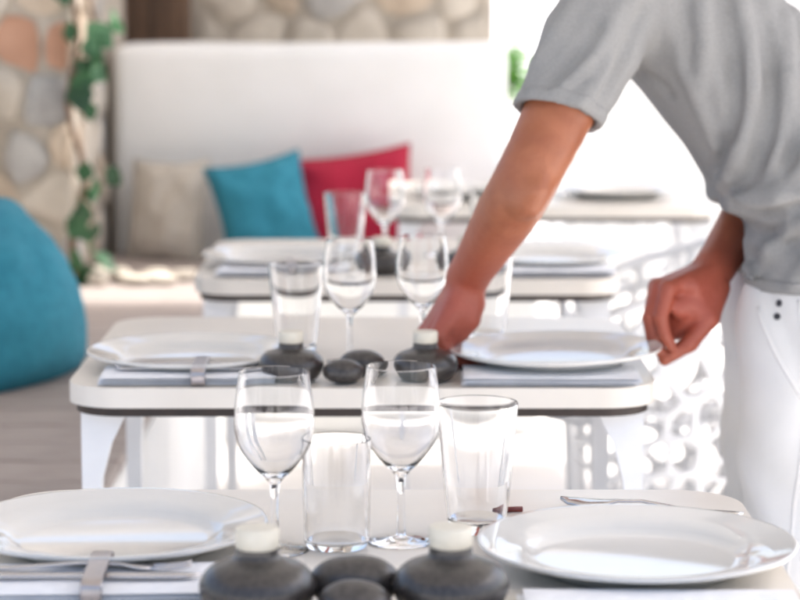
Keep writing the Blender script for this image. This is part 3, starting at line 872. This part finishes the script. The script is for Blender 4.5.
def hand(fd, wrist, d, n, right, curls, thumb, spread=0.05, sc=1.08, fat=1.08, web=()):
    """d: wrist->knuckles, n: palm normal; curls: per finger (mcp, pip, dip) degrees; thumb: list of world-frame offsets in (d, t, n)"""
    d = vn(d); n = np.array(n, float); n = vn(n - d * (n @ d))
    t = np.cross(d, n) if right else np.cross(n, d)        # towards the thumb
    k = 0.010
    kn = []
    P = lambda a, b, c: wrist + (d * a + t * b + n * c) * sc
    for i, (off, ln) in enumerate(((0.031, 0.092), (0.010, 0.096), (-0.011, 0.091), (-0.030, 0.082))):
        base = P(ln, off, -(0.004 if i in (1, 2) else 0.001))
        kn.append(base)
        fd.cone(P(0.008, off * 0.55, 0), base, 0.0165 * sc, 0.0118 * sc, k)
    # heel and thumb mound
    fd.cone(P(0.02, 0.018, 0.008), P(0.052, 0.030, 0.010), 0.018 * sc, 0.015 * sc, k)
    fd.cone(P(0.02, -0.016, 0.006), P(0.060, -0.024, 0.006), 0.015 * sc, 0.013 * sc, k)
    lens = ((0.044, 0.026, 0.021), (0.048, 0.030, 0.022), (0.045, 0.027, 0.021), (0.036, 0.021, 0.019))
    rad = ((0.0105, 0.0092, 0.0084, 0.0070), (0.0106, 0.0094, 0.0085, 0.0072), (0.0102, 0.0090, 0.0082, 0.0069), (0.0092, 0.0080, 0.0073, 0.0062))
    for i in range(4):
        p = kn[i]; ang = 0
        dd0 = vn(d + t * (1.5 - i) * spread)
        for s_ in range(3):
            ang += R(curls[i][s_])
            dd = rot_toward(dd0, n, ang)
            q = p + dd * lens[i][s_] * sc
            fd.cone(p, q, rad[i][s_] * sc * fat, rad[i][s_ + 1] * sc * fat, 0.005 if s_ == 0 else 0.0025)
            p = q
    tp = [P(a, b, c) for a, b, c in thumb]
    for (a, b, c, r_) in web: fd.cone(P(a, b, c), P(a + 0.004, b, c + 0.004), r_, r_, 0.011)
    fd.chain(tp, [r_ * sc * fat for r_ in (0.0155, 0.0125, 0.0105, 0.0082)[:len(tp)]], 0.006)

def arm(fd, Sh, El, Wr, outv):
    f = Wr - El
    key = [(*Sh, 0.060), (*(Sh * .55 + El * .45), 0.052), (*(Sh * .12 + El * .88), 0.0445), (*(El + f * .10), 0.0435), (*(El + f * .30), 0.0430), (*(El + f * .62), 0.0365), (*(El + f * .85), 0.0318), (*Wr, 0.0310)]
    P3 = spline([k_[:3] for k_ in key], 5)
    rr = np.interp(np.linspace(0, len(key) - 1, len(P3)), range(len(key)), [k_[3] for k_ in key])
    fd.chain([np.array(p) for p in P3], list(rr), 0.003)

# left arm
fl = Field((-0.02, 3.20, 0.735), (0.42, 3.66, 1.40), 0.0032)
arm(fl, SL, EL, WL, (0.3, -1, 0))
hand(fl, WL, (-0.47, -0.03, -0.78), (0.80, 0.16, -0.45), False,
     ((58, 58, 10), (60, 60, 10), (60, 58, 10), (58, 54, 10)),
     ((0.015, 0.022, 0.008), (0.045, 0.045, 0.022), (0.070, 0.050, 0.038), (0.092, 0.046, 0.050)), 0.03, 1.10, 1.15,
     ((0.020, -0.012, 0.016, 0.021), (0.040, -0.020, 0.020, 0.020), (0.060, -0.014, 0.020, 0.018), (0.040, 0.010, 0.020, 0.019), (0.078, -0.010, 0.014, 0.016)))
fl.cone((0.182, 3.300, 1.030), (0.176, 3.302, 1.014), 0.0265, 0.024, 0.014)      # point of the elbow
fl.carve((0.160, 3.258, 1.050), 0.022, 0.016)                                    # dimple beside it
fl.carve((0.186, 3.262, 1.062), 0.018, 0.014)
# right arm
fr = Field((0.33, 3.40, 0.70), (0.68, 3.92, 1.40), 0.0032)
arm(fr, SR, ER, WR, (0.3, 1, 0))
hand(fr, WR, (-0.86, -0.32, -0.26), (0.10, -0.10, -0.95), True,
     ((56, 28, 20), (52, 30, 20), (58, 36, 20), (68, 40, 20)),
     ((0.008, 0.016, 0.026), (0.042, 0.030, 0.062), (0.082, 0.024, 0.088), (0.122, 0.010, 0.100)), -0.02, 1.0, 1.2,
     ((0.030, 0.018, 0.028, 0.019), (0.050, 0.022, 0.032, 0.018), (0.066, 0.020, 0.030, 0.016), (0.052, 0.004, 0.034, 0.017), (0.048, 0.026, 0.050, 0.015), (0.066, 0.012, 0.046, 0.014), (0.080, 0.024, 0.030, 0.012), (0.072, -0.006, 0.046, 0.016), (0.084, -0.012, 0.050, 0.014), (0.066, 0.006, 0.062, 0.014), (0.080, -0.004, 0.066, 0.012)))
# trunk, head, legs
ft = Field((0.02, 3.20, 0.03), (0.85, 4.00, 1.80), 0.008)
for s_ in (-1, 1):
    ft.chain([(0.645, YC + s_ * .06, 0.90), (0.575, YC + s_ * .065, 1.08), (0.445, YC + s_ * .075, 1.24)], (0.085, 0.085, 0.085), 0.03)
    ft.chain([(0.62, YC + s_ * .09, 0.88), (0.60, YC + s_ * .10, 0.47), (0.64, YC + s_ * .10, 0.10)], (0.092, 0.062, 0.042), 0.03)
    ft.cone((0.66, YC + s_ * .10, 0.06), (0.50, YC + s_ * .11, 0.055), 0.035, 0.028, 0.02)
ft.cone((0.355, YC - .14, 1.315), (0.385, YC + .15, 1.30), 0.050, 0.050, 0.03)
ft.cone(SL, SL * .6 + EL * .4, 0.056, 0.048, 0.03); ft.cone(SR, SR * .6 + ER * .4, 0.056, 0.048, 0.03)
HD = np.array((0.262, YC - .01, 1.505))
ft.chain([(0.385, YC, 1.34), (0.305, YC - .005, 1.455)], (0.066, 0.060), 0.03)
fw = vn((-0.80, -0.10, -0.58)); upv = vn(np.array((-0.58, 0, 0.80)) - fw * (np.array((-0.58, 0, 0.80)) @ fw)); sdv = np.cross(fw, upv)
ft.cone(HD - fw * 0.03 + upv * 0.03, HD + fw * 0.012 + upv * 0.03, 0.078, 0.074, 0.02)
ft.cone(HD + fw * 0.02 - upv * 0.03, HD + fw * 0.040 - upv * 0.075, 0.062, 0.040, 0.03)
ft.cone(HD + fw * 0.085 + upv * 0.015, HD + fw * 0.104 - upv * 0.022, 0.010, 0.014, 0.012)
ft.cone(HD + fw * 0.078 - upv * 0.052 - sdv * 0.02, HD + fw * 0.078 - upv * 0.052 + sdv * 0.02, 0.009, 0.009, 0.008)
for s_ in (-1, 1): ft.cone(HD + sdv * s_ * 0.078 + upv * 0.012, HD + sdv * s_ * 0.074 - upv * 0.025, 0.014, 0.009, 0.008, (sdv, 1.5))
me, V = arr_mesh('person', [relax(fl.mesh(), 1), relax(fr.mesh(), 1), ft.mesh()])
rud = np.maximum(np.clip(1.15 - np.linalg.norm(V - (WL + (-0.03, 0, -0.06)), axis=1) / 0.24, 0, 1), np.clip(1.2 - np.linalg.norm(V - (WR + (-0.04, -0.03, -0.05)), axis=1) / 0.17, 0, 1))
at = me.attributes.new('ruddy', 'FLOAT', 'POINT'); at.data.foreach_set('value', rud.astype(np.float32))
person = obj('person', me, M['skin'])
tag(person, 'person in grey T-shirt and white trousers leaning over the second table with a plate', 'person')
# hair and eyes
fh = Field(HD - 0.16, HD + 0.16, 0.006)
fh.cone(HD - fw * 0.034 + upv * 0.036, HD + fw * 0.004 + upv * 0.040, 0.084, 0.077, 0.02)
X, Y_, Z_ = fh.grid()
fh.F = np.maximum(fh.F, ((X - HD[0]) * fw[0] + (Y_ - HD[1]) * fw[1] + (Z_ - HD[2]) * fw[2]) - 0.045)
dn = -((X - HD[0]) * upv[0] + (Y_ - HD[1]) * upv[1] + (Z_ - HD[2]) * upv[2]) - 0.02 + 0.9 * ((X - HD[0]) * fw[0] + (Y_ - HD[1]) * fw[1] + (Z_ - HD[2]) * fw[2])
fh.F = np.maximum(fh.F, dn)
me, _ = arr_mesh('hair', [fh.mesh()]); obj('hair', me, M['hair'], person)
for s_ in (-1, 1):
    bm = bmesh.new(); bmesh.ops.create_uvsphere(bm, u_segments=12, v_segments=8, radius=0.011)
    o = finish('eye', bm, M['eye'], person); o.location = HD + fw * 0.076 + sdv * s_ * 0.031 + upv * 0.012

# T-shirt: a shell around the trunk and the upper arms
fs = Field((0.08, 3.22, 0.84), (0.80, 4.00, 1.46), 0.0055)
for s_ in (-1, 1):
    fs.chain([(0.640, YC + s_ * .075, 0.80), (0.645, YC + s_ * .075, 0.95), (0.578, YC + s_ * .08, 1.075), (0.442, YC + s_ * .088, 1.245)], (0.136, 0.132, 0.122, 0.122), 0.03)
fs.cone((0.345, YC - .15, 1.32), (0.385, YC + .16, 1.305), 0.070, 0.070, 0.06)
fs.cone((0.41, YC - .09, 1.28), (0.41, YC + .09, 1.28), 0.10, 0.10, 0.05)
uL = (EL - SL); cuffL = SL + uL * 0.67
fs.cone(SL, SL + uL * 0.36, 0.080, 0.069, 0.035)
fs.cone(SL + uL * 0.36, SL + uL * 0.80, 0.071, 0.064, 0.025)
uR = (ER - SR); cuffR = SR + uR * 0.62
fs.cone(SR, SR + uR * 0.75, 0.076, 0.060, 0.03)
X, Y_, Z_ = fs.grid()
# folds
rel = np.clip((1.30 - Z_) / 0.35, 0, 1)
q = X + 0.10 * (Z_ - 1.1) + 0.014 * np.sin(Z_ * 17 + Y_ * 9) + 0.02 * np.sin(Z_ * 7.0 + 1.3)
ridge = lambda x: (1 - np.abs(np.sin(x))) ** 1.6
xf = 0.328 + (1.17 - Z_) * 0.753
face = np.clip((X - xf - 0.02) / 0.08, 0, 1)
crest = lambda x: np.exp(-3.2 * (1 - np.cos(x)))            # narrow crest, broad valley
fold = (0.010 * crest(q * 44 + 0.5 + 0.9 * np.sin(Z_ * 9)) * (0.55 + 0.45 * np.sin(Z_ * 6 + 2.0)) + 0.008 * crest(q * 71 + 2.2 + 1.2 * np.sin(Z_ * 12 + 1)) * rel
        + 0.003 * np.sin(q * 130 + Z_ * 20)) * face
# sleeve folds run from the armpit outwards
ql = (X - SL[0]) * 0.80 + (Z_ - SL[2]) * 0.60
tl = ((X - SL[0]) * uL[0] + (Y_ - SL[1]) * uL[1] + (Z_ - SL[2]) * uL[2]) / float(uL @ uL)
slm = np.clip((tl - 0.05) / 0.25, 0, 1) * np.clip((0.40 - X) / 0.06, 0, 1)
sx_ = vn(np.cross(uL, (0, 1, 0)))
xs_ = (X - SL[0]) * sx_[0] + (Y_ - SL[1]) * sx_[1] + (Z_ - SL[2]) * sx_[2]
fold = fold * (1 - slm) + slm * (0.004 * np.clip((xs_ + 0.035) / 0.03, 0, 1) * np.clip((0.045 - xs_) / 0.03, 0, 1) * crest(ql * 75 + 1.1 + 0.8 * np.sin((X + Z_) * 12)) * np.clip((0.62 - tl) / 0.2, 0.05, 1) + 0.002 * np.sin(ql * 95) * np.clip((0.6 - tl) / 0.1, 0, 1))
# blouse over at the waist
sag = 0.012 * np.exp(-((Z_ - 0.985 - 0.12 * (X - 0.5) - 0.012 * np.sin(X * 40)) / 0.020) ** 2) - 0.013 * np.exp(-((Z_ - 0.945 - 0.12 * (X - 0.5) - 0.012 * np.sin(X * 40 + .5)) / 0.016) ** 2)
fs.F = (fs.F - fold - sag * np.clip((0.75 - X) / 0.1, 0, 1) + 0.004).astype(np.float32)
base_F = fs.F.copy()
def near_y(x, z):
    i = int(round((x - fs.lo[0]) / fs.h)); k_ = int(round((z - fs.lo[2]) / fs.h))
    i = min(max(i, 0), fs.n[0] - 1); k_ = min(max(k_, 0), fs.n[2] - 1)
    w_ = np.nonzero(base_F[i, :, k_] < 0)[0]
    return fs.lo[1] + fs.h * (w_[0] if len(w_) else 40)
def fold_line(pts, r, lift, carve=False):
    # a crease or a ridge following the near side of the cloth; points are (x, z)
    P3 = spline([(x, 0, z) for x, z in pts], 5)
    P3 = [np.array((p.x, near_y(p.x, p.z) + lift, p.z)) for p in P3]
    n_ = len(P3)
    rs = [r * (0.35 + 0.65 * math.sin(math.pi * min(max((i + 0.6) / n_, 0), 1)) ** 0.6) for i in range(n_)]
    if carve:
        g_ = Field(fs.lo, fs.lo + fs.h * (fs.n - 1), fs.h); g_.n = fs.n; g_.F = np.full(tuple(fs.n), 1.0, np.float32)
        g_.chain(P3, rs, 0.004)
        k_ = 0.014; a_, b_ = fs.F, -g_.F
        h_ = np.clip(0.5 - 0.5 * (b_ - a_) / k_, 0, 1)
        fs.F = (b_ + (a_ - b_) * h_ + k_ * h_ * (1 - h_)).astype(np.float32)
    else:
        fs.chain(P3, rs, 0.012)
XZ = lambda *pp: [(0.001425 * (a - 400), 1.33 - 0.001425 * (b + 30)) for a, b in pp]
for pts, r in ((XZ((733, -12), (745, 50), (747, 100), (736, 160), (729, 190)), .014), (XZ((694, -10), (701, 45), (696, 92)), .011),
               (XZ((783, 10), (784, 90), (772, 150), (752, 192)), .013), (XZ((822, 30), (818, 110), (800, 165), (775, 192)), .012),
               (XZ((742, 196), (765, 198), (790, 194), (825, 184)), .017), 
               (XZ((802, 214), (780, 244), (757, 280)), .012), (XZ((835, 225), (815, 255), (795, 285)), .010),
               (XZ((678, 60), (706, 115), (728, 165)), .008),
               (XZ((578, -8), (556, 28), (531, 66)), .011), (XZ((612, 8), (584, 48), (552, 84)), .011), (XZ((606, 55), (587, 82), (566, 102)), .009)):
    fold_line(pts, r, r * 0.30)
for pts, r in ((XZ((719, -10), (731, 60), (731, 120), (722, 170)), .010), (XZ((765, 20), (767, 110), (757, 165), (742, 190)), .010), (XZ((803, 20), (802, 110), (788, 160)), .009),
               (XZ((736, 209), (762, 213), (790, 209), (822, 198)), .012), (XZ((640, 5), (618, 50), (600, 88)), .010), (XZ((640, 72), (656, 82), (672, 94)), .006),
               (XZ((782, 225), (764, 256), (745, 285)), .009), (XZ((594, 20), (572, 52), (545, 80)), .008)):
    fold_line(pts, r, -r * 0.35, True)
d = fs.F
hem = 0.868 + 0.006 * np.sin(X * 26 + Y_ * 14)
openings = [hem - Z_ + 0 * X]
shell = np.maximum(d, hem - Z_)
deep = (Z_ - hem) < 0.03
for c_, u_ in ((cuffL, np.array((-0.26, -0.35, -0.90))), (cuffR, uR)):
    un = vn(u_)
    near = (X - c_[0]) ** 2 + (Y_ - c_[1]) ** 2 + (Z_ - c_[2]) ** 2 < 0.115 ** 2
    pl_ = (X - c_[0]) * un[0] + (Y_ - c_[1]) * un[1] + (Z_ - c_[2]) * un[2]
    shell = np.where(near, np.maximum(shell, pl_), shell)
    deep = deep | (near & (pl_ > -0.03))
nk = np.array((0.322, YC, 1.425))
nd = 0.078 - np.sqrt((X - nk[0]) ** 2 + (Y_ - nk[1]) ** 2 + (Z_ - nk[2]) ** 2)
shell = np.maximum(shell, nd)
deep = deep | (nd > -0.02)
shell = np.where(deep, np.maximum(shell, -(d + 0.011)), shell)
bands = []
for c_, u_ in ((cuffL, np.array((-0.26, -0.35, -0.90))), (cuffR, uR)):
    un = vn(u_)
    near = (X - c_[0]) ** 2 + (Y_ - c_[1]) ** 2 + (Z_ - c_[2]) ** 2 < 0.10 ** 2
    pl_ = (X - c_[0]) * un[0] + (Y_ - c_[1]) * un[1] + (Z_ - c_[2]) * un[2]
    b_ = np.maximum(np.maximum(d - 0.0018, pl_ - 0.001), -(pl_ + 0.022))
    bands.append(('sleeve_hem', np.where(near, np.maximum(b_, -(d + 0.007)), 1.0)))
b_ = np.maximum(np.maximum(d - 0.0028, hem - 0.001 - Z_), Z_ - hem - 0.022)
bands.append(('bottom_hem', np.maximum(b_, -(d + 0.007))))
fs.F = shell.astype(np.float32)
me, _ = arr_mesh('t_shirt', [relax(fs.mesh(), 1)]); tee = obj('t_shirt', me, M['tee'], person)
for bn, bf in bands:
    fs.F = bf.astype(np.float32); me, _ = arr_mesh(bn, [relax(fs.mesh(), 1)]); obj(bn, me, M['tee'], tee)
# hem stitches at the cuff: a thin band
# trousers
fp = Field((0.44, 3.32, 0.05), (0.82, 3.88, 0.97), 0.0065)
for s_ in (-1, 1):
    fp.chain([(0.625, YC + s_ * .08, 0.93), (0.618, YC + s_ * .088, 0.80), (0.600, YC + s_ * .098, 0.47), (0.64, YC + s_ * .10, 0.06)], (0.098, 0.117, 0.098, 0.088), 0.02)
X, Y_, Z_ = fp.grid()
fp.F = fp.F - 0.005 * np.sin(Z_ * 46 + X * 25 + 2 * np.sin(Y_ * 30)) * np.exp(-((Z_ - 0.5) / 0.14) ** 2) + 0.006 * crest(X * 60 + Z_ * 14 + 1.5 * np.sin(Z_ * 7)) + 0.003 * np.sin(X * 40 - Z_ * 25)
fp.F = np.maximum(np.maximum(fp.F, Z_ - 0.955), 0.085 - Z_)
me, _ = arr_mesh('trousers', [relax(fp.mesh(), 2)]); tr = obj('trousers', me, M['trouser'], person)
bv = BVHTree.FromPolygons([v_.co.copy() for v_ in me.vertices], [list(p.vertices) for p in me.polygons])
for bx_, bz_ in ((0.548, 0.853), (0.545, 0.834)):
    hit = bv.ray_cast(Vector((bx_, 2.5, bz_)), Vector((0, 1, 0)))
    bm = lathe([(0, 0.003), (0.004, 0.003), (0.0052, 0.0015), (0.0052, -0.001), (0, -0.001)], 16)
    o = finish('button', bm, M['dark'], tr); o.location = hit[0]; o.rotation_euler = (-hit[1]).to_track_quat('-Z', 'Y').to_euler()
    o['label'] = 'small dark trouser button'
sp_ = []
for k_ in range(40):
    z_ = 0.86 - 0.76 * k_ / 39
    hit = bv.ray_cast(Vector((0.572 + 0.01 * math.sin(k_ * .2) + 0.04 * max(0, .4 - z_), 2.5, z_)), Vector((0, 1, 0)))
    if hit[0]: sp_.append(hit[0])
finish('side_seam', tube(sp_, 0.0022, 6), M['trouser'], tr)
pk_ = [bv.ray_cast(Vector((0.520 + 0.075 * (k_ / 14) ** 1.4, 2.5, 0.845 - 0.15 * k_ / 14)), Vector((0, 1, 0)))[0] for k_ in range(15)]
finish('pocket_edge', tube([p for p in pk_ if p], 0.0028, 6), M['trouser'], tr)
for s_ in (-1, 1):
    f_ = Field((0.40, YC + s_ * .10 - .09, 0.0), (0.78, YC + s_ * .10 + .09, 0.16), 0.006)
    f_.cone((0.665, YC + s_ * .10, 0.055), (0.49, YC + s_ * .115, 0.042), 0.047, 0.042, 0.01)
    f_.cone((0.655, YC + s_ * .10, 0.06), (0.645, YC + s_ * .10, 0.11), 0.046, 0.046, 0.02)
    X, Y_, Z_ = f_.grid(); f_.F = np.maximum(np.maximum(f_.F, 0.0065 - Z_), Z_ - 0.12)
    me, _ = arr_mesh('shoe', [f_.mesh()]); obj('shoe', me, M['shoe'], person)
